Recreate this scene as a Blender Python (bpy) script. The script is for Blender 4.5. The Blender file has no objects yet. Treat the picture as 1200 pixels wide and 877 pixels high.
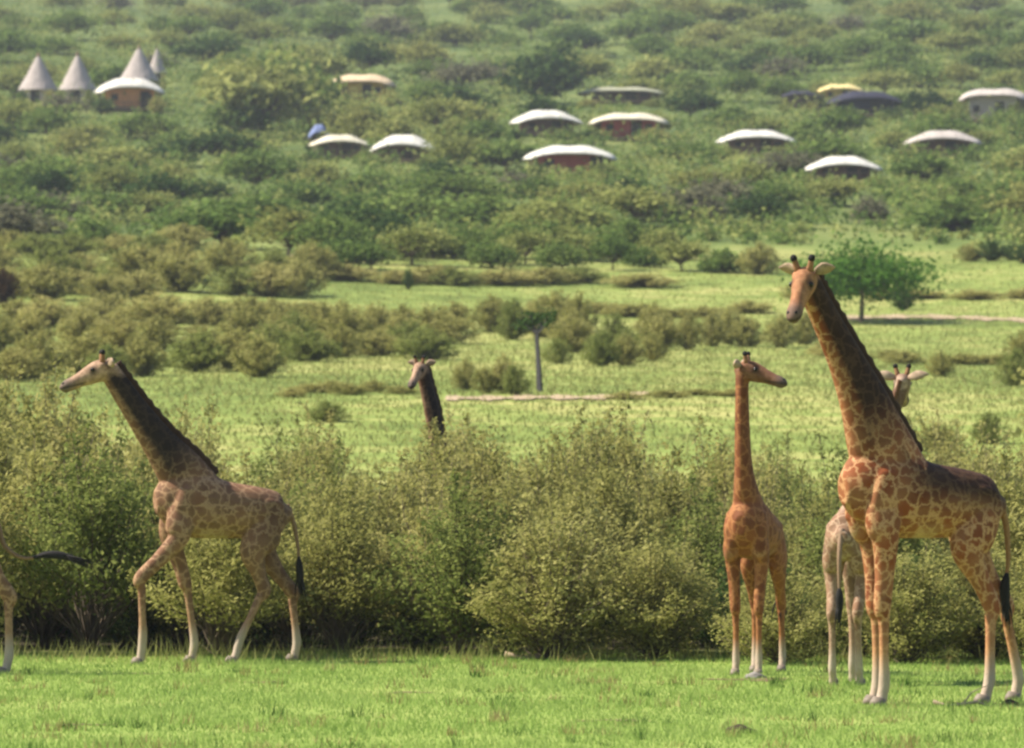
import bpy, math, random
import numpy as np
from mathutils import Vector, Matrix
from mathutils.kdtree import KDTree

# ------------------------------------------------------------------ camera, light
R = math.radians
scene = bpy.context.scene
COL = scene.collection
CAM_H, FPX, CX, CY = 2.7, 200 / 36 * 1200, 600.0, 438.5
HORIZON = 525.0
PITCH = math.atan((HORIZON - CY) / FPX)
cd = bpy.data.cameras.new('camera')
cam = bpy.data.objects.new('camera', cd)
COL.objects.link(cam)
cam.location = (0, 0, CAM_H)
cam.rotation_euler = (math.pi / 2 + PITCH, 0, 0)
cd.lens, cd.sensor_width = 200, 36
cd.clip_start, cd.clip_end = 0.5, 6000
cd.dof.use_dof = True
cd.dof.focus_distance = 64
cd.dof.aperture_fstop = 4.0
scene.camera = cam

SUN_EL, SUN_AZ = R(49), R(177)      # direction (math angle in the XY plane) from which the sun shines
world = bpy.data.worlds.new('World')
scene.world = world
world.use_nodes = True
wn = world.node_tree
sky = wn.nodes.new('ShaderNodeTexSky')
sky.sky_type = 'NISHITA'
sky.sun_disc = False
sky.sun_elevation = SUN_EL
sky.sun_rotation = math.pi / 2 - SUN_AZ
bg = wn.nodes['Background']
bg.inputs['Strength'].default_value = 0.085
wn.links.new(sky.outputs[0], bg.inputs['Color'])
sl = bpy.data.lights.new('sun', 'SUN')
sun = bpy.data.objects.new('sun', sl)
COL.objects.link(sun)
sl.energy, sl.angle, sl.color = 5.0, R(0.5), (1.0, 0.92, 0.79)
sdir = Vector((math.cos(SUN_EL) * math.cos(SUN_AZ), math.cos(SUN_EL) * math.sin(SUN_AZ), math.sin(SUN_EL)))
sun.rotation_euler = sdir.to_track_quat('Z', 'Y').to_euler()
vs = scene.view_settings
vs.view_transform, vs.look, vs.gamma, vs.use_curve_mapping = 'Standard', 'None', 1.0, False
vs.exposure = 1.02
scene.cycles.filter_width = 2.6
scene.cycles.max_bounces = 6
scene.cycles.volume_bounces = 0

rnd = random.Random(7)
rng = np.random.default_rng(7)

# ------------------------------------------------------------------ picture <-> place
def ray(px, py):
    c, s = math.cos(PITCH), math.sin(PITCH)
    u = CY - py
    return Vector((px - CX, FPX * c - u * s, FPX * s + u * c)) / FPX

_prof = [(-80, 0), (0, 0), (78, 0), (95, .12), (115, .55), (140, 1.7)] + [
    (d, CAM_H + (HORIZON - py) / FPX * d) for d, py in
    ((178, 468), (205, 440), (240, 408), (270, 380), (300, 345), (340, 300), (400, 265), (470, 225), (560, 178),
     (650, 128), (760, 75), (900, 30), (1050, 0), (1300, -45), (1600, -62))]
_pd = np.array([p[0] for p in _prof], float)
_pz = np.array([p[1] for p in _prof], float)
_xs = np.linspace(-80, 1600, 1681)
_zs = np.interp(_xs, _pd, _pz)
_k = np.ones(15) / 15
_sm = np.convolve(np.pad(_zs, 7, mode='edge'), _k, mode='valid')
_zs = np.where(_xs < 76, 0, np.where(_xs < 86, _zs * (86 - _xs) / 10 + _sm * (_xs - 76) / 10, _sm))
def ground_z(x, y):
    b = np.interp(y, _xs, _zs)
    a = np.clip((np.asarray(y) - 110) / 500, 0, 1) * 1.6
    return b + a * (np.sin(x * .045 + y * .013) * .6 + np.sin(x * .11 - y * .031 + 1.3) * .3 + np.sin(x * .021 + 4) * .5)
def on_ground(px, py):
    d = ray(px, py)
    lo = 40.0
    for t in np.arange(45, 1600, 1.0):
        p = d * t
        if p.z + CAM_H <= ground_z(p.x, p.y):
            hi = t
            for _ in range(20):
                m = (lo + hi) / 2
                q = d * m
                if q.z + CAM_H <= ground_z(q.x, q.y): hi = m
                else: lo = m
            q = d * hi
            return Vector((q.x, q.y, float(ground_z(q.x, q.y))))
        lo = t
    return None
def pix(p):
    c, s = math.cos(PITCH), math.sin(PITCH)
    x, y, z = p[0], p[1], p[2] - CAM_H
    dep = y * c + z * s
    return CX + FPX * x / dep, CY - FPX * (z * c - y * s) / dep

# ------------------------------------------------------------------ object helpers
def props(o, label=None, cat=None, group=None, kind=None):
    if label: o['label'] = label
    if cat: o['category'] = cat
    if group: o['group'] = group
    if kind: o['kind'] = kind
    return o
def empty(name, loc, rz=0.0, label=None, cat=None, group=None):
    o = bpy.data.objects.new(name, None)
    COL.objects.link(o)
    o.location = loc
    o.rotation_euler = (0, 0, rz)
    o.empty_display_size = .3
    return props(o, label, cat, group)
def link(name, me, parent=None, mat=None):
    o = bpy.data.objects.new(name, me)
    COL.objects.link(o)
    if mat and not me.materials: me.materials.append(mat)
    if parent: o.parent = parent
    return o
def np_mesh(name, V, F, tint=None, smooth=False):
    """V (n,3), F (m,k) with a constant number of corners"""
    V = np.asarray(V, np.float32); F = np.asarray(F, np.int32)
    me = bpy.data.meshes.new(name)
    me.vertices.add(len(V)); me.vertices.foreach_set('co', V.ravel())
    k = F.shape[1]
    me.loops.add(F.size); me.loops.foreach_set('vertex_index', F.ravel())
    me.polygons.add(len(F)); me.polygons.foreach_set('loop_start', np.arange(0, F.size, k, dtype=np.int32))
    try: me.polygons.foreach_set('loop_total', np.full(len(F), k, np.int32))
    except Exception: pass
    me.polygons.foreach_set('use_smooth', np.full(len(F), smooth))
    if tint is not None:
        a = me.attributes.new('tint', 'FLOAT', 'FACE')
        a.data.foreach_set('value', np.asarray(tint, np.float32))
    me.update(calc_edges=True)
    me.validate()
    return me
class MB:
    """collects shapes with mixed polygons"""
    def __init__(s): s.v = []; s.f = []
    def add(s, v, f):
        n = len(s.v); s.v += [tuple(p) for p in v]; s.f += [tuple(i + n for i in q) for q in f]
    def box(s, c, d, rz=0):
        x, y, z = d[0] / 2, d[1] / 2, d[2] / 2
        M = Matrix.Rotation(rz, 3, 'Z')
        v = [M @ Vector((a * x, b * y, e * z)) + Vector(c) for a in (-1, 1) for b in (-1, 1) for e in (-1, 1)]
        s.add(v, [(0, 1, 3, 2), (4, 6, 7, 5), (0, 4, 5, 1), (2, 3, 7, 6), (0, 2, 6, 4), (1, 5, 7, 3)])
    def lathe(s, prof, n=20, c=(0, 0, 0), wob=0.0):
        v = []; f = []
        for j, (r, z) in enumerate(prof):
            for i in range(n):
                a = 2 * math.pi * i / n
                q = r * (1 + wob * math.sin(5 * a + j * 2.1) + wob * .6 * math.sin(11 * a + j))
                v.append((c[0] + q * math.cos(a), c[1] + q * math.sin(a), c[2] + z))
        for j in range(len(prof) - 1):
            for i in range(n):
                k = (i + 1) % n
                f.append((j * n + i, j * n + k, (j + 1) * n + k, (j + 1) * n + i))
        f.append(tuple(range(n - 1, -1, -1))); f.append(tuple((len(prof) - 1) * n + i for i in range(n)))
        s.add(v, f)
    def tube(s, pts, rad, n=8, lat=None, caps=True):
        """pts Vectors, rad list of float or (normal radius, lateral radius)"""
        v, f = tube_geo(pts, rad, n, lat)
        s.add(v, f)
    def build(s, name, mat, parent=None, smooth=False):
        me = bpy.data.meshes.new(name)
        me.from_pydata(s.v, [], s.f)
        if smooth: me.polygons.foreach_set('use_smooth', [True] * len(me.polygons))
        me.update()
        return link(name, me, parent, mat)
def tube_geo(pts, rad, n=10, lat=None):
    pts = [Vector(p) for p in pts]
    v = []; f = []
    m = len(pts)
    prevL = None
    for i, p in enumerate(pts):
        t = (pts[min(i + 1, m - 1)] - pts[max(i - 1, 0)]).normalized()
        L = Vector(lat) if lat is not None else (prevL if prevL is not None else (Vector((1, 0, 0)) if abs(t.x) < .8 else Vector((0, 1, 0))))
        L = (L - t * L.dot(t)).normalized(); prevL = L
        N = L.cross(t)
        r = rad[i]; a, b = (r, r) if isinstance(r, (int, float)) else r
        for k in range(n):
            th = 2 * math.pi * k / n
            v.append(p + N * (a * math.cos(th)) + L * (b * math.sin(th)))
    for i in range(m - 1):
        for k in range(n):
            q = (k + 1) % n
            f.append((i * n + k, i * n + q, (i + 1) * n + q, (i + 1) * n + k))
    f.append(tuple(range(n - 1, -1, -1))); f.append(tuple((m - 1) * n + i for i in range(n)))
    return v, f
def spline(nodes, sub=5):
    """Catmull-Rom through rows of numbers"""
    A = np.array(nodes, float); out = []
    n = len(A)
    for i in range(n - 1):
        p0, p1, p2, p3 = A[max(i - 1, 0)], A[i], A[i + 1], A[min(i + 2, n - 1)]
        for j in range(sub):
            t = j / sub
            out.append(.5 * (2 * p1 + (p2 - p0) * t + (2 * p0 - 5 * p1 + 4 * p2 - p3) * t * t + (3 * p1 - p0 - 3 * p2 + p3) * t ** 3))
    out.append(A[-1])
    return out

# ------------------------------------------------------------------ materials
def new_mat(name):
    m = bpy.data.materials.new(name); m.use_nodes = True
    nt = m.node_tree
    return m, nt, nt.nodes, nt.links, nt.nodes['Principled BSDF']
def ramp(N, stops, interp='LINEAR'):
    r = N.new('ShaderNodeValToRGB'); r.color_ramp.interpolation = interp
    e = r.color_ramp.elements
    while len(e) < len(stops): e.new(.5)
    for k, (p, c) in enumerate(stops):
        e[k].position = p; e[k].color = (*c, 1) if len(c) == 3 else c
    return r
def noise(N, L, scale, detail=4, vec=None, rough=.55):
    n = N.new('ShaderNodeTexNoise'); n.inputs['Scale'].default_value = scale
    n.inputs['Detail'].default_value = detail; n.inputs['Roughness'].default_value = rough
    if vec is not None: L.new(vec, n.inputs['Vector'])
    return n
def math_node(N, L, op, a, b=None, clamp=False):
    n = N.new('ShaderNodeMath'); n.operation = op; n.use_clamp = clamp
    for i, q in enumerate((a, b)):
        if q is None: continue
        if isinstance(q, (int, float)): n.inputs[i].default_value = q
        else: L.new(q, n.inputs[i])
    return n.outputs[0]
def mixc(N, L, fac, a, b):
    n = N.new('ShaderNodeMix'); n.data_type = 'RGBA'
    for s, q in ((n.inputs[0], fac), (n.inputs[6], a), (n.inputs[7], b)):
        if isinstance(q, (int, float)): s.default_value = q
        elif isinstance(q, tuple): s.default_value = (*q, 1)
        else: L.new(q, s)
    return n.outputs[2]
def bump(N, L, P, height, strength=.4, dist=.02):
    b = N.new('ShaderNodeBump'); b.inputs['Strength'].default_value = strength; b.inputs['Distance'].default_value = dist
    L.new(height, b.inputs['Height']); L.new(b.outputs[0], P.inputs['Normal'])

def ramp_fac(N, L, v, a, b):
    mr = N.new('ShaderNodeMapRange'); mr.inputs['From Min'].default_value = a; mr.inputs['From Max'].default_value = b
    L.new(v, mr.inputs['Value']); return mr.outputs[0]
def plain(name, col, rough=.7, var=.25, scale=3.0, metal=0):
    m, nt, N, L, P = new_mat(name)
    tc = N.new('ShaderNodeTexCoord')
    n = noise(N, L, scale, 5, tc.outputs['Object'])
    r = ramp(N, [(.25, tuple(c * (1 - var) for c in col)), (.75, tuple(min(1, c * (1 + var)) for c in col))])
    L.new(n.outputs['Fac'], r.inputs[0]); L.new(r.outputs[0], P.inputs['Base Color'])
    P.inputs['Roughness'].default_value = rough; P.inputs['Metallic'].default_value = metal
    P.inputs['Specular IOR Level'].default_value = .25
    bump(N, L, P, n.outputs['Fac'], .25, .02)
    return m
def leaf_mat(name, dark, mid, light, trans=.35):
    """leaf colour varies from leaf to leaf, clump to clump and plant to plant"""
    m, nt, N, L, P = new_mat(name)
    at = N.new('ShaderNodeAttribute'); at.attribute_name = 'tint'
    oi = N.new('ShaderNodeObjectInfo'); tc = N.new('ShaderNodeTexCoord')
    n = noise(N, L, 1.6, 2, tc.outputs['Object'])
    s = math_node(N, L, 'ADD', math_node(N, L, 'MULTIPLY', at.outputs['Fac'], .5), math_node(N, L, 'MULTIPLY', n.outputs['Fac'], .3))
    s = math_node(N, L, 'ADD', s, .06)
    s = math_node(N, L, 'ADD', s, math_node(N, L, 'MULTIPLY', oi.outputs['Random'], .18), True)
    r = ramp(N, [(.12, dark), (.5, mid), (.9, light)])
    L.new(s, r.inputs[0])
    di = N.new('ShaderNodeBsdfDiffuse'); tr = N.new('ShaderNodeBsdfTranslucent'); mx = N.new('ShaderNodeMixShader')
    L.new(r.outputs[0], di.inputs[0]); L.new(r.outputs[0], tr.inputs[0])
    mx.inputs[0].default_value = trans
    L.new(di.outputs[0], mx.inputs[1]); L.new(tr.outputs[0], mx.inputs[2])
    L.new(mx.outputs[0], N['Material Output'].inputs['Surface'])
    return m
M_LEAF = {
    'olive': leaf_mat('olive_leaves', (.13, .14, .038), (.275, .27, .08), (.42, .395, .15), .5),
    'yellow': leaf_mat('yellow_green_leaves', (.15, .155, .04), (.31, .295, .09), (.45, .41, .165), .5),
    'green': leaf_mat('green_leaves', (.075, .10, .026), (.18, .215, .055), (.31, .33, .105), .45),
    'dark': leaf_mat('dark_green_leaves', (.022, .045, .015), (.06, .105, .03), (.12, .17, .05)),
    'fresh': leaf_mat('fresh_green_leaves', (.03, .085, .014), (.065, .15, .024), (.12, .21, .04)),
    'grey': leaf_mat('grey_brown_twigs', (.09, .085, .055), (.16, .155, .10), (.24, .225, .14)),
    'brown': leaf_mat('dead_brown_leaves', (.022, .012, .007), (.05, .028, .014), (.09, .055, .03)),
}
for k_, (a_, b_, c_) in {'olive': ((.085, .105, .028), (.20, .23, .062), (.35, .36, .12)), 'green': ((.04, .075, .018), (.105, .165, .038), (.21, .27, .072)), 'dark': ((.014, .032, .011), (.036, .07, .02), (.08, .125, .036)),
                          'yellow': ((.10, .115, .028), (.20, .215, .058), (.32, .32, .11)), 'grey': ((.07, .07, .042), (.13, .13, .075), (.20, .195, .115))}.items():
    M_LEAF['hill_' + k_] = leaf_mat('hill_' + k_ + '_leaves', a_, b_, c_, .38)
M_BARK = plain('bark', (.11, .085, .06), .9, .4, 6)
M_BARKG = plain('grey_bark', (.05, .047, .05), .9, .3, 6)
M_GRASS = leaf_mat('lawn_grass', (.14, .235, .045), (.245, .355, .085), (.36, .44, .14), .3)
M_TALL = leaf_mat('tall_grass', (.13, .155, .045), (.23, .25, .08), (.36, .34, .14), .4)

def ground_mat():
    m, nt, N, L, P = new_mat('ground')
    geo = N.new('ShaderNodeNewGeometry'); sep = N.new('ShaderNodeSeparateXYZ')
    L.new(geo.outputs['Position'], sep.inputs[0])
    big = noise(N, L, .045, 5, geo.outputs['Position']); mid = noise(N, L, .5, 5, geo.outputs['Position']); fine = noise(N, L, 9, 4, geo.outputs['Position'])
    s = math_node(N, L, 'ADD', math_node(N, L, 'MULTIPLY', mid.outputs['Fac'], .55), math_node(N, L, 'MULTIPLY', fine.outputs['Fac'], .45))
    lawn = ramp(N, [(.3, (.13, .19, .035)), (.5, (.22, .29, .065)), (.7, (.33, .35, .11))]); L.new(s, lawn.inputs[0])
    s2 = math_node(N, L, 'ADD', math_node(N, L, 'MULTIPLY', big.outputs['Fac'], .5), math_node(N, L, 'MULTIPLY', mid.outputs['Fac'], .5))
    meadow = ramp(N, [(.38, (.10, .14, .03)), (.5, (.20, .25, .06)), (.6, (.33, .32, .11))]); L.new(s2, meadow.inputs[0])
    hill = ramp(N, [(.36, (.045, .075, .02)), (.52, (.10, .135, .035)), (.68, (.22, .23, .075))]); L.new(s2, hill.inputs[0])
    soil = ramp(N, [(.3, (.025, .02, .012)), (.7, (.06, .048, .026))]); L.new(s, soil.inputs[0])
    def step(a, b):
        mr = N.new('ShaderNodeMapRange'); mr.inputs['From Min'].default_value = a; mr.inputs['From Max'].default_value = b
        y = math_node(N, L, 'ADD', sep.outputs['Y'], math_node(N, L, 'MULTIPLY', math_node(N, L, 'SUBTRACT', mid.outputs['Fac'], .5), 6.0))
        L.new(y, mr.inputs['Value']); return mr.outputs[0]
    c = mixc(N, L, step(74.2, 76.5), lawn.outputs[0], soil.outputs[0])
    c = mixc(N, L, step(112, 135), c, meadow.outputs[0])
    c = mixc(N, L, step(345, 420), c, hill.outputs[0])
    L.new(c, P.inputs['Base Color'])
    P.inputs['Roughness'].default_value = .95; P.inputs['Specular IOR Level'].default_value = .1
    bump(N, L, P, s, .6, .05)
    return m

# ------------------------------------------------------------------ ground, tracks, bare soil, haze
def make_ground():
    ys = np.concatenate([np.arange(-60, 80, 2.0), np.arange(80, 400, 3.0), np.arange(400, 1100, 8.0), np.arange(1100, 1601, 25.0)])
    xs = np.linspace(-1, 1, 121); xs = np.sign(xs) * np.abs(xs) ** 1.6 * 520
    X, Y = np.meshgrid(xs, ys)
    Z = ground_z(X, Y)
    V = np.stack([X.ravel(), Y.ravel(), Z.ravel()], 1)
    n, mcol = len(ys), len(xs)
    I = np.arange(n * mcol).reshape(n, mcol)
    F = np.stack([I[:-1, :-1].ravel(), I[:-1, 1:].ravel(), I[1:, 1:].ravel(), I[1:, :-1].ravel()], 1)
    o = link('ground', np_mesh('ground', V, F, smooth=True), None, ground_mat())
    props(o, kind='structure')
make_ground()

M_DIRT = plain('pale_dirt', (.36, .27, .17), .95, .3, 1.2)
M_SOIL = plain('bare_soil', (.17, .11, .06), .95, .35, 4)
def strip(name, pts, w, mat, lift=.05):
    pts = [Vector(p) for p in pts]
    c = spline([(p.x, p.y) for p in pts], 10)
    V = []; F = []
    for i, (x, y) in enumerate(c):
        k = .75 + .35 * math.sin(i * .9) + .2 * math.sin(i * 2.3 + 1)
        for s in (-1, 1):
            yy = y + s * w / 2 * k
            V.append((x, yy, float(ground_z(x, yy)) + lift))
    for i in range(len(c) - 1): F.append((2 * i, 2 * i + 2, 2 * i + 3, 2 * i + 1))
    o = link(name, np_mesh(name, V, F), None, mat)
    props(o, kind='structure')
strip('dirt_track', [on_ground(*q) for q in ((522, 468), (580, 468), (640, 467), (705, 467), (760, 462))], 3.0, M_DIRT)
strip('dirt_track', [on_ground(*q) for q in ((945, 374), (1010, 373), (1080, 372), (1150, 374), (1215, 377))], 4.5, M_DIRT)
strip('dirt_path', [on_ground(*q) for q in ((340, 300), (368, 303), (410, 300))], 5, M_DIRT)
def patch(name, px, py, wx, wy, mat):
    c = on_ground(px, py); V = [(c.x, c.y, c.z + .006)]; n = 28
    for i in range(n):
        a = 2 * math.pi * i / n
        q = .7 + .3 * math.sin(3 * a + px) + .18 * math.sin(7 * a)
        V.append((c.x + wx / 2 * q * math.cos(a), c.y + wy / 2 * q * math.sin(a), c.z + .006))
    F = [(0, 1 + i, 1 + (i + 1) % n) for i in range(n)]
    o = link(name, np_mesh(name, V, F), None, mat); props(o, kind='structure')
patch('bare_soil', 885, 797, 1.2, 1.1, M_SOIL)
patch('bare_soil', 1135, 824, .7, .5, M_SOIL)

# ------------------------------------------------------------------ plant meshes
def leaf_quads(P, size, up=.35, asp=.55, g=rng):
    """a quad per point, random attitude, biased to face up"""
    n = len(P)
    nrm = g.normal(size=(n, 3)); nrm[:, 2] = np.abs(nrm[:, 2]) + up
    nrm /= np.linalg.norm(nrm, axis=1)[:, None]
    a = g.normal(size=(n, 3)); a -= nrm * (a * nrm).sum(1)[:, None]; a /= np.linalg.norm(a, axis=1)[:, None]
    b = np.cross(nrm, a)
    s = (size * g.uniform(.6, 1.35, n))[:, None]
    V = np.empty((n, 4, 3))
    V[:, 0] = P - a * s; V[:, 1] = P - b * s * asp; V[:, 2] = P + a * s; V[:, 3] = P + b * s * asp
    return V.reshape(-1, 3), np.arange(4 * n).reshape(n, 4)
def prisms(segs, root=None):
    """three sided stems (p0, p1, r0, r1); those that start at the root share its vertex, so the plant hangs together"""
    V = [root if root is not None else (0, 0, 0)]; F = []
    def tri(p, t, r):
        t = Vector(t).normalized(); L = t.cross(Vector((.3, .9, .2))).normalized(); N = t.cross(L)
        i = len(V)
        for k in range(3):
            a = 2 * math.pi * k / 3
            V.append(tuple(Vector(p) + L * r * math.cos(a) + N * r * math.sin(a)))
        return i
    for pts, r0, r1 in segs:
        last = None
        m = len(pts)
        for j, p in enumerate(pts):
            t = Vector(pts[min(j + 1, m - 1)]) - Vector(pts[max(j - 1, 0)])
            i = tri(p, t, r0 + (r1 - r0) * j / (m - 1))
            if last is None:
                F += [(0, i + k, i + (k + 1) % 3) for k in range(3)]
            else:
                for k in range(3):
                    q = (k + 1) % 3
                    F += [(last + k, last + q, i + q), (last + k, i + q, i + k)]
            last = i
    return np_mesh('stem', V, F)
def bush_meshes(h, w, twigs, per, leaf, mat, seed, low=.3, wisps=4, droop=.12):
    g = np.random.default_rng(seed)
    P = []; T = []; segs = []
    for k in range(twigs):
        az = g.uniform(0, 2 * math.pi); out = g.uniform(0, 1) ** .6
        top = h * (1 - .55 * out ** 2.2) * g.uniform(.72, 1.05)
        if k < wisps: top = h * g.uniform(1.02, 1.2); out *= .6
        if g.random() < droop: top *= g.uniform(.3, .6); out = g.uniform(.75, 1)
        e = np.array([math.cos(az) * out * w / 2, math.sin(az) * out * w / 2, top])
        c = np.array([e[0] * .35, e[1] * .35, top * .55])
        t = np.linspace(.0, 1, 5)[:, None]
        cur = 2 * (1 - t) * t * c + t * t * e
        bent = cur + g.normal(size=cur.shape) * np.array([.05, .05, .03]) * t * (1 - t) * 6
        segs.append(([tuple(x) for x in bent], .016 * h / 2.5 * g.uniform(.5, 1.3), .004))
        n = int(per * g.uniform(.6, 1.3))
        tt = (1 - g.uniform(0, 1, n) ** 1.5 * (1 - low))[:, None]
        q = 2 * (1 - tt) * tt * c + tt * tt * e
        q = q + g.normal(size=(n, 3)) * np.array([.1, .1, .085]) * h / 2.5 * (1.0 if k >= wisps else .5)
        P.append(q); T.append(np.clip(g.uniform(.15, .85) + g.normal(0, .22, n), 0, 1))
    P = np.concatenate(P); T = np.concatenate(T)
    ok = P[:, 2] > .04
    P, T = P[ok], T[ok]
    V, F = leaf_quads(P, leaf, g=g, asp=.42)
    me = np_mesh('foliage', V, F, T); me.materials.append(M_LEAF[mat])
    st = prisms(segs); st.materials.append(M_BARK if mat != 'grey' else M_BARKG)
    return me, st
def tree_meshes(h, w, trunk, mat, seed, clumps=26, per=45, leaf=.16, flat=.55, bark=None):
    g = np.random.default_rng(seed)
    P = []; T = []; segs = []
    ch = h - trunk
    b = (g.normal(0, .04) * h, g.normal(0, .04) * h, trunk * .9)
    segs.append(([(0, 0, .0), (b[0] * .4, b[1] * .4, trunk * .4), b], .055 * h ** .8, .032 * h ** .8))
    for k in range(clumps):
        az = g.uniform(0, 2 * math.pi); o = g.uniform(0, 1) ** .55
        z = trunk + ch * (flat * .5 + (1 - o * .75) * g.uniform(.25, .85) * .9)
        z = min(z, h * 1.02)
        c = np.array([math.cos(az) * o * w * .42, math.sin(az) * o * w * .42, z])
        r = w * g.uniform(.09, .17)
        n = int(per * g.uniform(.6, 1.4))
        q = c + g.normal(size=(n, 3)) * np.array([r, r, r * .6])
        P.append(q); T.append(np.clip(g.uniform(.1, .9) + g.normal(0, .18, n), 0, 1))
        m = np.array(b) * .5 + c * .5; m[2] = min(m[2], c[2] - .05)
        segs.append(([b, tuple(m), tuple(c)], .02 * h ** .8, .007 * h ** .8))
    P = np.concatenate(P); T = np.concatenate(T)
    V, F = leaf_quads(P, leaf, g=g, asp=.7)
    me = np_mesh('crown', V, F, T); me.materials.append(M_LEAF[mat])
    st = prisms(segs); st.materials.append(bark or M_BARK)
    return me, st

# ------------------------------------------------------------------ giraffes
def coat_mat(name, cream, patchc, neckc, face, scale=7.2, gap=.03):
    m, nt, N, L, P = new_mat(name)
    tc = N.new('ShaderNodeTexCoord'); at = N.new('ShaderNodeAttribute'); at.attribute_name = 'coat'
    sep = N.new('ShaderNodeSeparateColor'); L.new(at.outputs['Color'], sep.inputs[0])
    n = noise(N, L, 11, 5, tc.outputs['Object'], .65)
    off = N.new('ShaderNodeVectorMath'); off.operation = 'SCALE'; off.inputs['Scale'].default_value = .14
    L.new(n.outputs['Color'], off.inputs[0]); off.inputs['Scale'].default_value = .17
    add = N.new('ShaderNodeVectorMath'); add.operation = 'ADD'
    L.new(tc.outputs['Object'], add.inputs[0]); L.new(off.outputs[0], add.inputs[1])
    vo = N.new('ShaderNodeTexVoronoi'); vo.feature = 'DISTANCE_TO_EDGE'; vo.inputs['Scale'].default_value = scale
    L.new(add.outputs[0], vo.inputs['Vector'])
    vc = N.new('ShaderNodeTexVoronoi'); vc.inputs['Scale'].default_value = scale; L.new(add.outputs[0], vc.inputs['Vector'])
    mr = N.new('ShaderNodeMapRange'); mr.inputs['From Min'].default_value = gap; mr.inputs['From Max'].default_value = gap + .09
    L.new(vo.outputs['Distance'], mr.inputs['Value'])
    blot = noise(N, L, 3.5, 3, tc.outputs['Object'])
    mask = math_node(N, L, 'MULTIPLY', mr.outputs[0], sep.outputs[0])
    mask = math_node(N, L, 'MULTIPLY', mask, math_node(N, L, 'ADD', blot.outputs['Fac'], .35, True))
    cs = N.new('ShaderNodeSeparateColor'); L.new(vc.outputs['Color'], cs.inputs[0])
    pc = mixc(N, L, cs.outputs[0], tuple(c * .72 for c in patchc), tuple(c * 1.2 for c in patchc))
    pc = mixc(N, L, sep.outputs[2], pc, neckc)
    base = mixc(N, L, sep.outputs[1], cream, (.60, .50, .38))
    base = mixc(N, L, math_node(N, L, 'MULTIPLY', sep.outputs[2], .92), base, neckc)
    dirt = noise(N, L, 6, 4, tc.outputs['Object'])
    base = mixc(N, L, math_node(N, L, 'MULTIPLY', math_node(N, L, 'MULTIPLY', dirt.outputs['Fac'], sep.outputs[1]), .55), base, tuple(x * .8 for x in patchc))
    c = mixc(N, L, mask, base, pc)
    af = N.new('ShaderNodeAttribute'); af.attribute_name = 'face'
    sf = N.new('ShaderNodeSeparateColor'); L.new(af.outputs['Color'], sf.inputs[0])
    c = mixc(N, L, math_node(N, L, 'MULTIPLY', sf.outputs[0], .62), c, mixc(N, L, ramp_fac(N, L, noise(N, L, 17, 4, tc.outputs['Object'], .65).outputs['Fac'], .42, .62), face, tuple(min(1, x * 2.1) for x in face)))
    c = mixc(N, L, math_node(N, L, 'MULTIPLY', sf.outputs[1], .8), c, (.11, .085, .075))
    c = mixc(N, L, math_node(N, L, 'MULTIPLY', sf.outputs[2], .85), c, (.03, .02, .016))
    fine = noise(N, L, 70, 3, tc.outputs['Object'])
    c = mixc(N, L, math_node(N, L, 'MULTIPLY', fine.outputs['Fac'], .3), c, tuple(x * .16 for x in patchc))
    L.new(c, P.inputs['Base Color'])
    P.inputs['Roughness'].default_value = .75; P.inputs['Specular IOR Level'].default_value = .2
    bump(N, L, P, fine.outputs['Fac'], .35, .012)
    return m
M_COAT = {
    'tan': coat_mat('tan_coat', (.41, .245, .135), (.185, .085, .045), (.014, .009, .009), (.29, .19, .13)),
    'orange': coat_mat('orange_brown_coat', (.56, .30, .14), (.235, .06, .017), (.022, .010, .006), (.19, .08, .038)),
    'ginger': coat_mat('ginger_coat', (.38, .165, .06), (.20, .06, .02), (.11, .035, .013), (.07, .04, .03)),
    'pale': coat_mat('pale_coat', (.42, .28, .18), (.21, .11, .06), (.10, .05, .03), (.24, .17, .13)),
}
M_MANE = plain('dark_mane_hair', (.045, .022, .013), .9, .4, 20)
M_MANE2 = plain('brown_mane_hair', (.11, .05, .025), .9, .4, 20)
M_TUFT = plain('black_tail_hair', (.012, .01, .009), .8, .3, 20)
M_HOOF = plain('grey_hoof', (.20, .16, .12), .6, .3, 12)
M_EYE = plain('dark_eye', (.01, .008, .006), .15, .2, 5)
M_EAR = plain('pale_ear_hair', (.33, .235, .16), .85, .45, 12)
M_HORN = plain('brown_horn_skin', (.24, .12, .06), .85, .3, 9)

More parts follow.
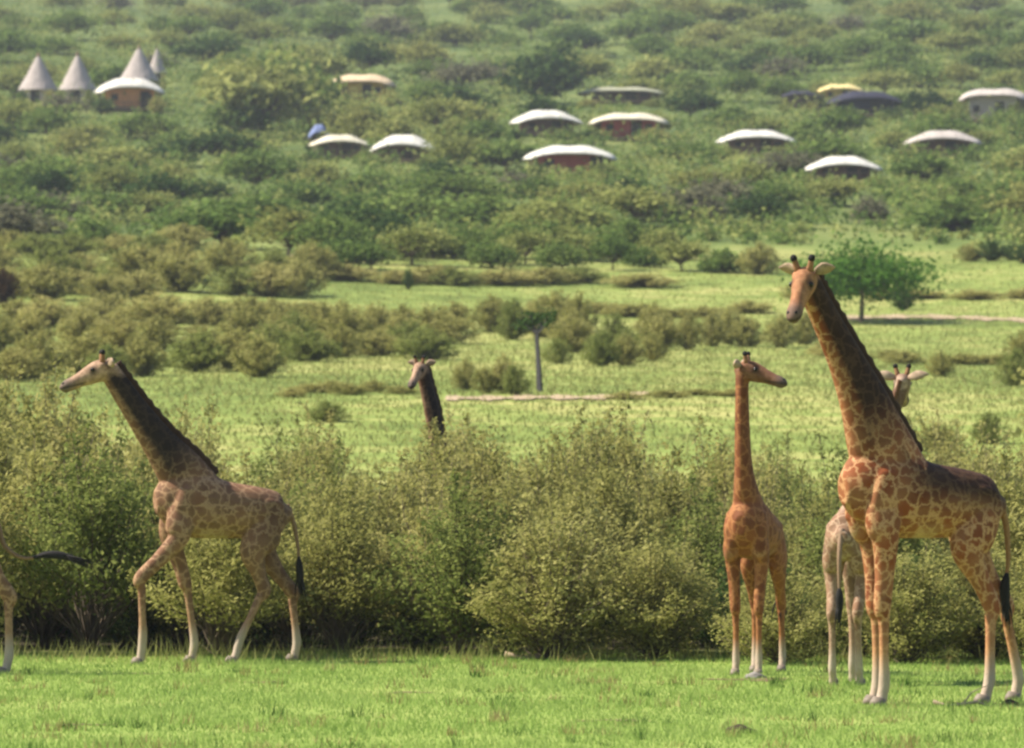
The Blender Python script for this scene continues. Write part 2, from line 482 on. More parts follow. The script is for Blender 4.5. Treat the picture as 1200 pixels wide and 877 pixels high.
def giraffe(loc, heading, S, neck, head_dir, fl, fr, hl, hr, tail, coat, mane, label, ear_lift=.0, neckdark=1.0, ear_size=1.0, head_len=.66, face=1.0, dorsal=0.0, rear_shade=0.0):
    """local frame: x forward, y left, z up, metres. neck rows (x, y, z, half depth, half width), the last one at the poll.
    legs: fore (elbow, knee, fetlock, foot) x z pairs; hind (stifle, hock, fetlock, foot)"""
    root = empty('giraffe', loc, math.atan2(heading[1], heading[0]), label, 'giraffe', 'giraffes by the thicket')
    V = []; F = []; rec = []           # rec: point, region, t
    def add(nodes, region, lat, sub=5, n=18):
        rows = spline(nodes, sub)
        pts = [Vector(r[:3]) for r in rows]
        rad = [(max(r[3], .012), max(r[4], .012)) for r in rows]
        # rounded ends
        d0 = (pts[0] - pts[1]).normalized(); d1 = (pts[-1] - pts[-2]).normalized()
        a0 = rad[0]; a1 = rad[-1]
        pts = [pts[0] + d0 * a0[1] * .7] + pts + [pts[-1] + d1 * a1[1] * .6]
        rad = [(a0[0] * .5, a0[1] * .5)] + rad + [(a1[0] * .5, a1[1] * .5)]
        v, f = tube_geo(pts, rad, n, lat)
        b = len(V); V.extend(v); F.extend([tuple(i + b for i in q) for q in f])
        for i, p in enumerate(pts): rec.append((p, region, i / (len(pts) - 1)))
        return pts, rad
    Y = (0, 1, 0)
    torso = [(-.80, 1.86, .16, .15), (-.70, 1.86, .28, .24), (-.42, 1.89, .325, .29), (0, 1.92, .365, .33), (.33, 1.985, .425, .32), (.58, 2.04, .41, .26), (.80, 2.03, .28, .18)]
    add([(x * S, 0, z * S, a * S, b * S) for x, z, a, b in torso], 0, Y, 6, 24)
    npts, nrad = add(neck, 1, Y, 6, 20)
    hd = Vector(head_dir).normalized()
    HL = head_len * S
    poll = Vector(neck[-1][:3])
    lat = Vector((0, 0, 1)).cross(hd).normalized()       # to the animal's left when the head looks along hd
    up = hd.cross(lat)
    hrows = []
    for t, dz, a, b in ((-.10, -.01, .07, .07), (.02, .0, .125, .10), (.2, .015, .138, .112), (.38, .002, .125, .094), (.58, -.014, .098, .074), (.76, -.03, .083, .07), (.92, -.042, .08, .076), (1.03, -.048, .055, .06)):
        p = poll + hd * (t * HL) + up * (dz * S)
        hrows.append((*p, a * S, b * S))
    add(hrows, 2, lat, 4, 18)
    # forehead bump and cheek
    def ball(c, r, region):
        v, f = tube_geo([c - hd * r, c - hd * r * .6, c, c + hd * r * .6, c + hd * r], [r * .2, r * .8, r, r * .8, r * .2], 12, lat)
        b = len(V); V.extend(v); F.extend([tuple(i + b for i in q) for q in f]); rec.append((c, region, .3))
    ball(poll + hd * .16 * HL + up * .085 * S, .065 * S, 2)
    for s in (1, -1): ball(poll + hd * .32 * HL + up * .05 * S + lat * s * .062 * S, .045 * S, 2)
    # lower lip, brow ridges, shoulder blades, hip bones
    ball(poll + hd * .97 * HL - up * .085 * S, .042 * S, 2)
    for s in (1, -1):
        ball(poll + hd * .12 * HL + up * .07 * S + lat * s * .07 * S, .05 * S, 2)
        add([(.54 * S, s * .215 * S, 2.18 * S, .11 * S, .06 * S), (.57 * S, s * .235 * S, 1.95 * S, .16 * S, .07 * S), (.62 * S, s * .21 * S, 1.72 * S, .12 * S, .06 * S)], 0, Y, 4, 12)
        add([(-.66 * S, s * .19 * S, 1.98 * S, .06 * S, .05 * S), (-.50 * S, s * .225 * S, 1.98 * S, .08 * S, .05 * S), (-.34 * S, s * .235 * S, 1.9 * S, .05 * S, .04 * S)], 0, Y, 4, 12)
    feet = []
    for leg, s in ((fl, 1), (fr, -1)):
        e, k, ft, h = leg
        sx = (.53 * S + e[0]) / 2 + .04
        nodes = [(.50 * S, s * .15 * S, 2.05 * S, .22 * S, .10 * S), (sx, s * .19 * S, (1.75 * S + e[1]) / 2 + .08, .19 * S, .125 * S), (e[0], s * .2 * S, e[1], .135 * S, .105 * S)]
        mid = lambda a, b, t: (a[0] + (b[0] - a[0]) * t, a[1] + (b[1] - a[1]) * t)
        m1 = mid(e, k, .5); c1 = mid(k, ft, .18); c2 = mid(k, ft, .6)
        nodes += [(m1[0], s * .185 * S, m1[1], .098 * S, .08 * S), (k[0] + .02, s * .17 * S, k[1], .088 * S, .074 * S), (c1[0], s * .17 * S, c1[1], .056 * S, .05 * S), (c2[0], s * .165 * S, c2[1], .047 * S, .043 * S),
                  (ft[0], s * .165 * S, ft[1], .058 * S, .052 * S), (ft[0] + (h[0] - ft[0]) * .6, s * .165 * S, h[1] + .11 * S, .055 * S, .05 * S), (h[0], s * .165 * S, h[1] + .04 * S, .06 * S, .055 * S)]
        add(nodes, 3, Y, 5, 14); feet.append((h, s * .165 * S))
    for leg, s in ((hl, 1), (hr, -1)):
        st, k, ft, h = leg
        mid = lambda a, b, t: (a[0] + (b[0] - a[0]) * t, a[1] + (b[1] - a[1]) * t)
        hipx = -.58 * S
        m0 = mid((hipx, 1.86 * S), st, .6); m1 = mid(st, k, .55); c1 = mid(k, ft, .2); c2 = mid(k, ft, .6)
        nodes = [(hipx, s * .13 * S, 1.92 * S, .24 * S, .13 * S), (m0[0], s * .17 * S, m0[1], .235 * S, .145 * S), (st[0], s * .19 * S, st[1], .18 * S, .12 * S), (m1[0], s * .175 * S, m1[1], .10 * S, .078 * S),
                 (k[0] - .015, s * .16 * S, k[1], .095 * S, .07 * S), (c1[0], s * .16 * S, c1[1], .058 * S, .05 * S), (c2[0], s * .16 * S, c2[1], .049 * S, .044 * S), (ft[0], s * .16 * S, ft[1], .058 * S, .052 * S),
                 (ft[0] + (h[0] - ft[0]) * .6, s * .16 * S, h[1] + .11 * S, .055 * S, .05 * S), (h[0], s * .16 * S, h[1] + .04 * S, .06 * S, .055 * S)]
        add(nodes, 4, Y, 5, 14); feet.append((h, s * .16 * S))
    tmp = bpy.data.meshes.new('raw'); tmp.from_pydata([tuple(p) for p in V], [], F); tmp.update()
    to = bpy.data.objects.new('raw', tmp); COL.objects.link(to)
    md = to.modifiers.new('r', 'REMESH'); md.mode = 'VOXEL'; md.voxel_size = .017
    sm = to.modifiers.new('s', 'SMOOTH'); sm.factor = .5; sm.iterations = 4
    dg = bpy.context.evaluated_depsgraph_get()
    me = bpy.data.meshes.new_from_object(to.evaluated_get(dg))
    bpy.data.objects.remove(to); bpy.data.meshes.remove(tmp)
    me.name = 'giraffe_body'
    me.polygons.foreach_set('use_smooth', [True] * len(me.polygons))
    kd = KDTree(len(rec))
    for i, r in enumerate(rec): kd.insert(r[0], i)
    kd.balance()
    n = len(me.vertices); coat_a = np.zeros((n, 4), np.float32); face_a = np.zeros((n, 4), np.float32)
    ss = lambda a, b, x: max(0, min(1, (x - a) / (b - a)))
    for i, v in enumerate(me.vertices):
        near = kd.find_n(v.co, 4)
        w = [0] * 5; tt = [0] * 5
        for co, j, d in near:
            q = 1 / (d + .02) ** 2; w[rec[j][1]] += q; tt[rec[j][1]] += q * rec[j][2]
        tot = sum(w)
        w = [x / tot for x in w]
        z = v.co.z / S
        spots = ss(.35, .85, z) if w[3] + w[4] > .4 else 1.0
        belly = ss(1.72, 1.58, z) * w[0]
        spots *= (1 - belly * .6) * (1 - .5 * w[2])
        pale = ss(.5, .25, z) if w[3] + w[4] > .4 else belly * .4
        dors = 0.0
        if dorsal and w[1] < .9:
            dors = ss(-.12, .14, z - (1.93 + .15 * v.co.x / S)) * ss(.55, .1, v.co.x / S) * dorsal
        if rear_shade and w[1] < .9: dors = max(dors, rear_shade * ss(-.25, -.55, v.co.x / S) * ss(.7, 1.1, z))  # hindquarters darkened in the coat colour, standing in for shade
        if w[1] > .3:
            co, j, d = near[0]
            vent = (v.co - co).dot(Vector((-.85, 0, .53))) / max(d, .01)
            w[1] *= ss(-1.0, -.55, vent)  # throat side left light in the coat colour, as a painted sunlit edge
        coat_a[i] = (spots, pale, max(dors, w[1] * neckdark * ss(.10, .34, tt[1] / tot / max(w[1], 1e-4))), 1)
        muz = 0
        if w[2] > .3:
            t = (v.co - poll).dot(hd) / HL
            muz = ss(.72, .95, t)
        dk = 0.0
        if w[2] > .5:
            t = (v.co - poll).dot(hd) / HL; uu = (v.co - poll).dot(up) / S; ll = abs((v.co - poll).dot(lat)) / S
            dk = max(ss(.07, .035, math.hypot((t - .33) * HL / S, uu - .05)) * (1 if ll > .05 else 0) * .8,
                     ss(.022, .006, abs(uu + .062 - .05 * (t - .8))) * ss(.5, .62, t) * .9)
        face_a[i] = (w[2] * face, muz * w[2], dk, 1)
    for nm, A in (('coat', coat_a), ('face', face_a)):
        a = me.attributes.new(nm, 'FLOAT_COLOR', 'POINT'); a.data.foreach_set('color', A.ravel())
    link('body', me, root, M_COAT[coat])
    # hooves
    for h, y in feet:
        b = MB()
        b.tube([(h[0] + .035 * S, y, h[1] - .005), (h[0] + .03 * S, y, h[1] + .03 * S), (h[0] + .015 * S, y, h[1] + .075 * S)], [(.095 * S, .07 * S), (.085 * S, .066 * S), (.064 * S, .058 * S)], 12, Y)
        b.build('hoof', M_HOOF, root, True)
    # mane along the top of the neck
    b = MB(); pts = []; rad = []
    for i in range(2, len(npts) - 1):
        t = (npts[min(i + 1, len(npts) - 1)] - npts[i - 1]).normalized(); nn = Vector(Y).cross(t)
        nn = -nn if nn.x > 0 else nn
        pts.append(npts[i] + nn * (nrad[i][0] + .012)); rad.append((.055 + .012 * math.sin(i * 2.7), .024))
    b.tube(pts, rad, 8, Y)
    b.build('mane', mane, root, True)
    # ears, horns, eyes
    for s in (1, -1):
        b = MB(); o = poll + hd * (-.02 * HL) + up * .06 * S + lat * s * .085 * S
        d = (lat * s * 1.0 + up * (.12 + ear_lift) - hd * .18).normalized()
        el = .195 * S * ear_size
        b.tube([o + d * el * t - hd * .03 * math.sin(t * 3) for t in (0, .15, .4, .65, .85, 1)], [(.028 * S, .02), (.05 * S, .024), (.068 * S, .024), (.055 * S, .02), (.028 * S, .014), (.006, .005)], 10, hd)
        b.build('ear', M_EAR, root, True)
        o = poll + hd * .08 * HL + up * .11 * S + lat * s * .055 * S
        d = (up * 1.0 - hd * .32 + lat * s * .28).normalized()
        b = MB(); b.tube([o - d * .03, o + d * .04 * S, o + d * .09 * S, o + d * .115 * S], [.042 * S, .032 * S, .027 * S, .028 * S], 10)
        hn = b.build('horn', M_HORN, root, True)
        b = MB(); b.tube([o + d * .105 * S, o + d * .12 * S, o + d * .145 * S, o + d * .16 * S], [.029 * S, .035 * S, .031 * S, .012 * S], 10)
        b.build('horn_tuft', M_TUFT, hn, True)
        o = poll + hd * .33 * HL + up * .055 * S + lat * s * .09 * S
        b = MB(); r = .03 * S
        b.tube([o + lat * s * r * x for x in (-1, -.7, 0, .7, 1)], [r * .1, r * .7, r, r * .7, r * .1], 10)
        b.build('eye', M_EYE, root, True)
        o = poll + hd * 1.0 * HL + up * .0 * S + lat * s * .035 * S
        b = MB(); r = .016 * S
        b.tube([o - hd * .02, o + hd * .005, o + hd * .012], [r, r, r * .3], 8)
        b.build('nostril', M_EYE, root, True)
    # tail
    rows = spline([(x, y, z) for x, y, z in tail], 5)
    k = int(len(rows) * .58)
    b = MB(); b.tube([Vector(r) for r in rows[:k + 2]], [.04 * S - .022 * S * i / (k + 1) for i in range(k + 2)], 8)
    tl = b.build('tail', M_COAT[coat], root, True)
    a = tl.data.attributes.new('coat', 'FLOAT_COLOR', 'POINT'); a.data.foreach_set('color', np.tile(np.array([.2, 0, .4, 1], np.float32), len(tl.data.vertices)))
    b = MB(); tr = rows[k:]; m = len(tr)
    core = [.018, .04, .052, .05, .04, .026, .01]
    b.tube([Vector(r) for r in tr], [float(np.interp(i / (m - 1), np.linspace(0, 1, 7), core)) * S for i in range(m)], 9)
    e = Vector(tr[-1]); q = Vector(tr[max(0, m - 3)]); dv = (e - q).normalized()
    for j in range(10):
        w = Vector((rnd.gauss(0, 1), rnd.gauss(0, 1), rnd.gauss(0, .6))) * .035
        mid_ = Vector(tr[m // 2])
        b.tube([mid_ + w * .4, q + w, e + dv * rnd.uniform(.02, .12) + w * 1.3], [.012, .01, .002], 5)
    b.build('tail_tuft', M_TUFT, tl, True)
    return root

def local_dir(heading, wv):
    """a direction given in the world, in the giraffe's frame"""
    f = Vector((heading[0], heading[1], 0)).normalized(); l = Vector((-f.y, f.x, 0))
    w = Vector(wv)
    return (w.dot(f), w.dot(l), w.z)
def unit(a): return (math.cos(a), math.sin(a))
def gx(px, d): return (px - CX) / FPX * d

# the walking giraffe, side on, heading left
hW = unit(math.pi + R(22))
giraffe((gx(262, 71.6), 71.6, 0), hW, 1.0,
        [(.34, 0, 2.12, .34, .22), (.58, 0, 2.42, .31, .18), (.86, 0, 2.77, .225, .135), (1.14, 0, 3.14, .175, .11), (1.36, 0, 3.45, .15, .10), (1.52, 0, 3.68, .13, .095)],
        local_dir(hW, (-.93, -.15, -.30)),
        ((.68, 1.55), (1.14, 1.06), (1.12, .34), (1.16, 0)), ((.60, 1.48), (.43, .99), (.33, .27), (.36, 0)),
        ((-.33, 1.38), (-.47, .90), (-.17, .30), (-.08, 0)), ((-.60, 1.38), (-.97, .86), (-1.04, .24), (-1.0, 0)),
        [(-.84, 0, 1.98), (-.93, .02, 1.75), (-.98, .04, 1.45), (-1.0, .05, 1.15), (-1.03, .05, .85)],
        'tan', M_MANE, 'tan giraffe with a dark neck striding left along the thicket, one foreleg bent', head_len=.60, rear_shade=.35)

# the big giraffe at the right
hB = unit(math.pi + R(30))
giraffe((gx(1082, 60), 60, 0), hB, 1.12,
        [(.40, 0, 2.42, .42, .27), (.58, 0, 2.78, .37, .22), (.76, 0, 3.2, .285, .17), (.98, 0, 3.62, .21, .135), (1.22, 0, 4.03, .165, .115), (1.40, .02, 4.32, .145, .105), (1.49, .05, 4.47, .13, .10)],
        local_dir(hB, (-.22, -.60, -.46)),
        ((.63, 1.72), (.63, 1.02), (.62, .25), (.66, 0)), ((.50, 1.72), (.47, 1.02), (.46, .25), (.50, 0)),
        ((-.42, 1.62), (-.74, 1.02), (-.72, .26), (-.66, 0)), ((-.78, 1.60), (-1.16, 1.02), (-1.34, .26), (-1.31, 0)),
        [(-.95, 0, 2.15), (-1.07, -.02, 1.9), (-1.12, -.05, 1.5), (-1.1, -.08, 1.2), (-1.12, -.08, .85)],
        'orange', M_MANE, 'tallest giraffe, orange and dark brown, standing with chest towards us and hind legs spread', head_len=.58, dorsal=.95)

# the young giraffe that faces us, head in profile
hY = unit(math.pi + R(75))
giraffe((gx(885, 68), 68, 0), hY, .88,
        [(.34, 0, 1.92, .30, .20), (.52, 0, 2.18, .23, .145), (.64, 0, 2.50, .155, .105), (.70, 0, 2.9, .12, .09), (.72, 0, 3.3, .105, .08), (.71, -.0, 3.62, .095, .08)],
        local_dir(hY, (.93, -.28, -.22)),
        ((.45, 1.36), (.47, .80), (.46, .20), (.49, 0)), ((.43, 1.36), (.40, .80), (.40, .20), (.43, 0)),
        ((-.50, 1.26), (-.80, .80), (-.88, .20), (-.84, 0)), ((-.42, 1.26), (-.62, .80), (-.62, .20), (-.57, 0)),
        [(-.74, 0, 1.75), (-.84, .02, 1.5), (-.85, .08, 1.2), (-.82, .12, .95), (-.8, .12, .7)],
        'ginger', M_MANE2, 'young ginger giraffe facing us on thin legs, its head turned to the side', neckdark=.5, head_len=.60)

# the pale one that stands behind the big giraffe, seen from behind
hP = unit(R(74))
giraffe((gx(1003, 65.2), 65.2, 0), hP, .90,
        [(.36, 0, 1.95, .31, .20), (.56, -.02, 2.22, .24, .15), (.74, -.06, 2.55, .165, .11), (.88, -.16, 2.95, .125, .09), (.98, -.27, 3.25, .11, .085), (1.02, -.32, 3.46, .10, .08)],
        local_dir(hP, (.10, .9, -.30)),
        ((.45, 1.36), (.47, .82), (.46, .2), (.49, 0)), ((.45, 1.36), (.44, .82), (.44, .2), (.47, 0)),
        ((-.42, 1.28), (-.60, .82), (-.60, .2), (-.55, 0)), ((-.40, 1.28), (-.56, .82), (-.50, .2), (-.45, 0)),
        [(-.76, 0, 1.78), (-.86, .0, 1.5), (-.87, .0, 1.2), (-.86, .0, 1.0), (-.86, .0, .72)],
        'pale', M_MANE2, 'pale giraffe seen from behind, half hidden by the tallest giraffe, ears spread', ear_size=1.4, neckdark=.8)

# the giraffe in the thicket: only head and neck show
hT = unit(math.pi + R(40))
TX, TY = gx(545, 92), 92
giraffe((TX, TY, float(ground_z(TX, TY))), hT, .90,
        [(.34, 0, 1.92, .30, .20), (.46, 0, 2.22, .19, .14), (.57, 0, 2.66, .14, .11), (.68, 0, 3.15, .145, .10), (.80, 0, 3.55, .125, .09), (.90, 0, 3.88, .115, .09)],
        local_dir(hT, (-.30, -.75, -.45)),
        ((.48, 1.5), (.5, .86), (.5, .22), (.53, 0)), ((.48, 1.5), (.46, .86), (.46, .22), (.49, 0)),
        ((-.46, 1.38), (-.68, .86), (-.68, .22), (-.63, 0)), ((-.46, 1.38), (-.72, .86), (-.76, .22), (-.71, 0)),
        [(-.82, 0, 1.93), (-.93, .02, 1.7), (-.95, .04, 1.4), (-.95, .05, 1.15), (-.96, .05, .8)],
        'tan', M_MANE, 'giraffe deep in the thicket with only its head and dark neck showing', head_len=.6)

# the giraffe that leaves the picture: hind leg and swung tail
hE = unit(math.pi + R(4))
giraffe((gx(-92, 68), 68, 0), hE, 1.0,
        [(.34, 0, 2.12, .34, .22), (.58, 0, 2.42, .31, .18), (.86, 0, 2.8, .225, .135), (1.10, 0, 3.25, .175, .11), (1.28, 0, 3.65, .15, .10), (1.40, 0, 3.95, .13, .095)],
        local_dir(hE, (-.9, -.2, -.35)),
        ((.70, 1.5), (.95, .98), (.96, .27), (1.0, 0)), ((.55, 1.48), (.36, .95), (.28, .27), (.31, 0)),
        ((-.74, 1.42), (-1.04, .92), (-1.05, .25), (-1.01, 0)), ((-.33, 1.38), (-.45, .90), (-.2, .28), (-.14, 0)),
        [(-.84, 0, 1.98), (-.92, .02, 1.75), (-1.0, .04, 1.52), (-1.22, .05, 1.38), (-1.5, .06, 1.42), (-1.72, .06, 1.40), (-1.95, .05, 1.33)],
        'tan', M_MANE, 'giraffe cut off by the picture edge, only a hind leg and swinging black tail showing')

# ------------------------------------------------------------------ lodge: tents and thatched huts
def canvas(name, col, rough, var, scale):
    """weathered canvas sewn together from strips"""
    m = plain(name, col, rough, var, scale); nt = m.node_tree; N, L = nt.nodes, nt.links; P = N['Principled BSDF']
    tc = N.new('ShaderNodeTexCoord'); sp = N.new('ShaderNodeSeparateXYZ'); L.new(tc.outputs['Object'], sp.inputs[0])
    fr = math_node(N, L, 'FRACT', math_node(N, L, 'MULTIPLY', sp.outputs['X'], .8))
    seam = math_node(N, L, 'LESS_THAN', fr, .07)
    st = ramp_fac(N, L, noise(N, L, .9, 6, tc.outputs['Object'], .7).outputs['Fac'], .5, .72)
    c = mixc(N, L, math_node(N, L, 'MULTIPLY', st, .45), P.inputs['Base Color'].links[0].from_socket, tuple(x * .5 for x in col))
    c = mixc(N, L, math_node(N, L, 'MULTIPLY', seam, .5), c, tuple(x * .45 for x in col))
    L.new(c, P.inputs['Base Color'])
    return m
M_CANVAS = canvas('cream_canvas', (.58, .53, .40), .8, .16, 1.2)
M_WHITE = canvas('white_canvas', (.60, .575, .51), .8, .16, 1.2)
M_TANC = canvas('tan_canvas', (.55, .42, .27), .85, .12, 1.2)
M_OLIVEC = canvas('olive_canvas', (.33, .33, .23), .85, .12, 1.2)
M_GREYC = canvas('grey_pink_canvas', (.42, .375, .34), .85, .1, 1.2)
M_NAVY = plain('navy_canvas', (.022, .022, .04), .8, .2, 1.2)
M_BLUE = plain('blue_canvas', (.16, .20, .36), .8, .15, 1.2)
M_YELR = plain('yellow_thatch', (.62, .50, .22), .9, .2, 3)
M_BRW = plain('brown_wall_canvas', (.12, .065, .045), .85, .2, 2)
M_REDW = plain('red_wall', (.36, .075, .05), .8, .15, 2)
M_ORW = plain('orange_wall', (.58, .25, .09), .8, .15, 2)
M_YELW = plain('ochre_wall', (.50, .34, .09), .85, .15, 2)
M_STONE = plain('stone_wall', (.38, .33, .27), .9, .25, 3)
M_DOOR = plain('dark_door_mesh', (.03, .026, .022), .7, .3, 4)
M_POST = plain('timber_post', (.16, .10, .06), .85, .3, 6)
M_THATCH = plain('grey_thatch', (.34, .295, .27), .95, .25, 5)
M_PLAST = plain('plaster', (.50, .42, .33), .9, .15, 3)

ANCH = {}
KEEP = []                 # picture boxes that stay in sight: x0, x1, y0, y1, base y
def shell(wx, wy, h, n=22, m=12, power=2.0, sag=.0, thick=.06):
    """a stretched canvas fly: low dome over a rounded rectangle, upper and under side"""
    V = []; F = []
    for lay in (0, 1):
        for j in range(m + 1):
            for i in range(n + 1):
                u = -1 + 2 * i / n; v = -1 + 2 * j / m
                su = u * math.sqrt(1 - .28 * v * v); sv = v * math.sqrt(1 - .28 * u * u)
                z = h * max(0, 1 - abs(u) ** power) ** .8 * (1 - .62 * v * v) - sag * math.cos(3 * math.pi * u) * (1 - v * v)
                V.append((su * wx / 2, sv * wy / 2, z - lay * thick))
    o = (n + 1) * (m + 1)
    for j in range(m):
        for i in range(n):
            a = j * (n + 1) + i; q = (a, a + 1, a + n + 2, a + n + 1)
            F.append(q); F.append(tuple(o + k for k in reversed(q)))
    rim = [i for i in range(n + 1)] + [j * (n + 1) + n for j in range(1, m + 1)] + [m * (n + 1) + i for i in range(n - 1, -1, -1)] + [j * (n + 1) for j in range(m - 1, 0, -1)]
    for k in range(len(rim)):
        a, b = rim[k], rim[(k + 1) % len(rim)]
        F.append((b, a, o + a, o + b))
    return V, F
def tent(cx, y_top, y_eave, w_px, drop_px, roof, wall, label, anchor, rz=0.0, power=2.0, cat='safari tent', name='safari_tent', door_at=.15, sag=.05, depth=.62):
    base = on_ground(cx, y_eave + drop_px)
    s = FPX / base.y
    wx = w_px / s; hr_ = (y_eave - y_top) * .76 / s; he = drop_px / s + .2
    root = empty(name, base, rz, label, cat, 'tents of the lodge on the hillside')
    wy = wx * depth
    b = MB(); b.box((0, 0, .12), (wx * .86, wy * .95, .36)); b.build('deck', M_POST, root)
    ww, wd, hw = wx * .66, wy * .6, he + hr_ * .30 - .3
    b = MB(); b.box((0, .1, .3 + hw / 2), (ww, wd, hw))
    wo = b.build('wall', wall, root)
    b = MB(); dh = min(2.0, he * .95)
    b.box((door_at * ww, .1 - wd / 2 - .02, .32 + dh / 2), (ww * .2, .06, dh)); b.build('door', M_DOOR, root)
    for sx in (-.34, .38):
        b = MB(); b.box((sx * ww, .1 - wd / 2 - .02, .3 + dh * .62), (ww * .14, .05, dh * .4)); b.build('window', M_DOOR, root)
    for sx in (-1, 1):
        for sy in (-1, 1):
            b = MB(); b.tube([(sx * wx * .40, sy * wy * .42, .2), (sx * wx * .41, sy * wy * .42, he + .02)], [.06, .06], 8); b.build('post', M_POST, root)
    V, F = shell(wx, wy, hr_, power=power, sag=sag)
    b = MB(); b.add([(x, y, z + he) for x, y, z in V], F); b.build('roof', roof, root, True)
    b = MB()
    b.box((0, -wy * .46, .78), (wx * .8, .05, .06))
    for k in range(9): b.box((-wx * .4 + wx * .1 * k, -wy * .46, .53), (.05, .045, .46))
    b.build('railing', M_POST, root)
    ANCH[anchor] = (cx, (y_top + y_eave) / 2)
    KEEP.append((cx - w_px / 2, cx + w_px / 2, y_top, y_eave + 1, y_eave + drop_px))
def hut(cx, y_tip, y_eave, w_px, drop_px, label, anchor):
    base = on_ground(cx, y_eave + drop_px); s = FPX / base.y
    r = w_px / 2 / s; h = (y_eave - y_tip) / s; he = drop_px / s
    root = empty('thatched_hut', base, rnd.uniform(-.3, .3), label, 'hut', 'thatched huts on the hillside')
    b = MB(); b.lathe([(r * .78, -.3), (r * .78, he + .3)], 24); b.build('wall', M_PLAST, root)
    b = MB(); b.box((0, -r * .78, 1.0 if he > 2 else he * .5), (r * .45, .12, min(2, he * .9))); b.build('door', M_DOOR, root)
    b = MB(); b.lathe([(r * 1.0, he - .12), (r * 1.04, he), (r * .80, he + h * .22), (r * .56, he + h * .46), (r * .34, he + h * .70), (r * .16, he + h * .88), (r * .05, he + h * .97)], 30, wob=.018)
    rf = b.build('roof', M_THATCH, root)
    b = MB(); b.lathe([(r * .09, he + h * .93), (r * .11, he + h * .96), (r * .03, he + h * 1.06)], 12); b.build('finial', M_POST, rf)
    ANCH[anchor] = (cx, (y_tip + y_eave) / 2)
    KEEP.append((cx - w_px / 2, cx + w_px / 2, y_tip, y_eave, y_eave + drop_px))

hut(45, 64, 106, 46, 20, 'grey thatched hut with a tall cone roof, leftmost of the row', 'the leftmost thatched hut')
hut(91, 63, 106, 44, 20, 'grey thatched cone hut beside the leftmost hut, a gap before the white roof', 'the second thatched hut')
hut(163, 55, 95, 46, 22, 'thatched cone hut rising right behind the white roof with orange wall', 'the middle hut')
hut(184, 56, 86, 22, 18, 'small slim thatched hut behind the right edge of the white roof', 'the small slim hut')
tent(152, 88, 112, 84, 18, M_WHITE, M_ORW, 'white curved tent roof with an orange wall below the thatched huts', 'the orange walled tent', .15, 2.4, door_at=.3)
tent(424, 85, 104, 82, 17, M_TANC, M_YELW, 'tan roofed tent with an ochre yellow wall, highest on the left hillside', 'the yellow walled tent', -.1, 3.4)
tent(398, 156, 174, 74, 12, M_CANVAS, M_BRW, 'cream roofed tent on the left beside a small blue tent', 'the left cream tent', .1)
tent(374, 143, 164, 26, 9, M_BLUE, M_BRW, 'small blue grey tent behind the left end of a cream roof', 'the small blue tent', 0)
tent(473, 154, 180, 80, 11, M_WHITE, M_BRW, 'bright cream tent roof just right of the cream tent beside the blue one', 'the bright cream tent', -.12)
tent(640, 126, 148, 88, 12, M_WHITE, M_BRW, 'white tent roof uphill and left of the red walled tents', 'the white tent uphill', .2)
tent(737, 131, 148, 96, 17, M_CANVAS, M_REDW, 'cream tent roof over a dark red wall, uphill of the large white one', 'the cream red-walled tent', -.06, 3.0)
tent(668, 168, 190, 112, 18, M_WHITE, M_REDW, 'widest white tent roof with a red wall, lowest in the middle of the hillside', 'the widest white tent', .05, 2.6, door_at=.4)
tent(728, 102, 113, 104, 9, M_OLIVEC, M_BRW, 'long olive grey flat tent roof half sunk in trees above the cream red walled tent', 'the long olive roof', 0, 3.5)
tent(886, 150, 170, 96, 13, M_WHITE, M_BRW, 'white domed tent roof with brown wall, left of the three domed roofs', 'the left domed tent', .05, 2.2)
tent(988, 180, 203, 94, 12, M_WHITE, M_BRW, 'white domed tent roof lowest of the three domed roofs, above the tallest giraffe', 'the lowest domed tent', 0, 1.9)
tent(1105, 150, 172, 94, 13, M_GREYC, M_BRW, 'greyish domed tent roof on the right end of the three domed roofs', 'the right domed tent', -.1, 2.0)
tent(1014, 104, 124, 92, 14, M_NAVY, M_NAVY, 'dark navy tent roof with a yellow roof behind it', 'the navy tent', .1, 2.4)
tent(985, 98, 110, 56, 14, M_YELR, M_YELW, 'yellow roof peeping out over the navy tent', 'the yellow roof', 0, 3.0)
tent(938, 106, 116, 46, 11, M_NAVY, M_BRW, 'small dark tent roof left of the yellow roof', 'the small dark tent', 0, 2.4)
tent(1165, 102, 120, 84, 24, M_GREYC, M_STONE, 'grey pink roofed building with a stone wall at the right end of the hillside', 'the stone walled building', -.2, 4.0, 'lodge building', 'lodge_building')

# ------------------------------------------------------------------ vegetation
ANCH.update({
    "the walking giraffe's head": (100, 440), "the walking giraffe's shoulder": (215, 570), "the walking giraffe's rump": (320, 610),
    'the half-hidden giraffe': (498, 470), "the young giraffe's head": (888, 430), "the young giraffe's chest": (872, 610),
    "the tallest giraffe's head": (926, 325), "the tallest giraffe's rump": (1170, 580), "the pale giraffe's ears": (1052, 425),
    "the tallest giraffe's belly": (1080, 610), 'the swinging tail': (70, 648),
})
PLANTS = []     # (object, noun phrase, category, group, picture x, y)
def plant(name, meshes, part_names, p, sx, sz, phrase, cat, group, px, py, parts=True):
    rz = rnd.uniform(0, 6.283)
    if parts:
        o = empty(name, p, rz)
        for me, pn in zip(meshes, part_names): link(pn, me, o)
    else:
        o = link(name, meshes[0]); o.location = p; o.rotation_euler = (0, 0, rz)
    o.scale = (sx * rnd.uniform(.9, 1.1), sx * rnd.uniform(.9, 1.1), sz)
    PLANTS.append((o, phrase, cat, group, px, py))
    return o

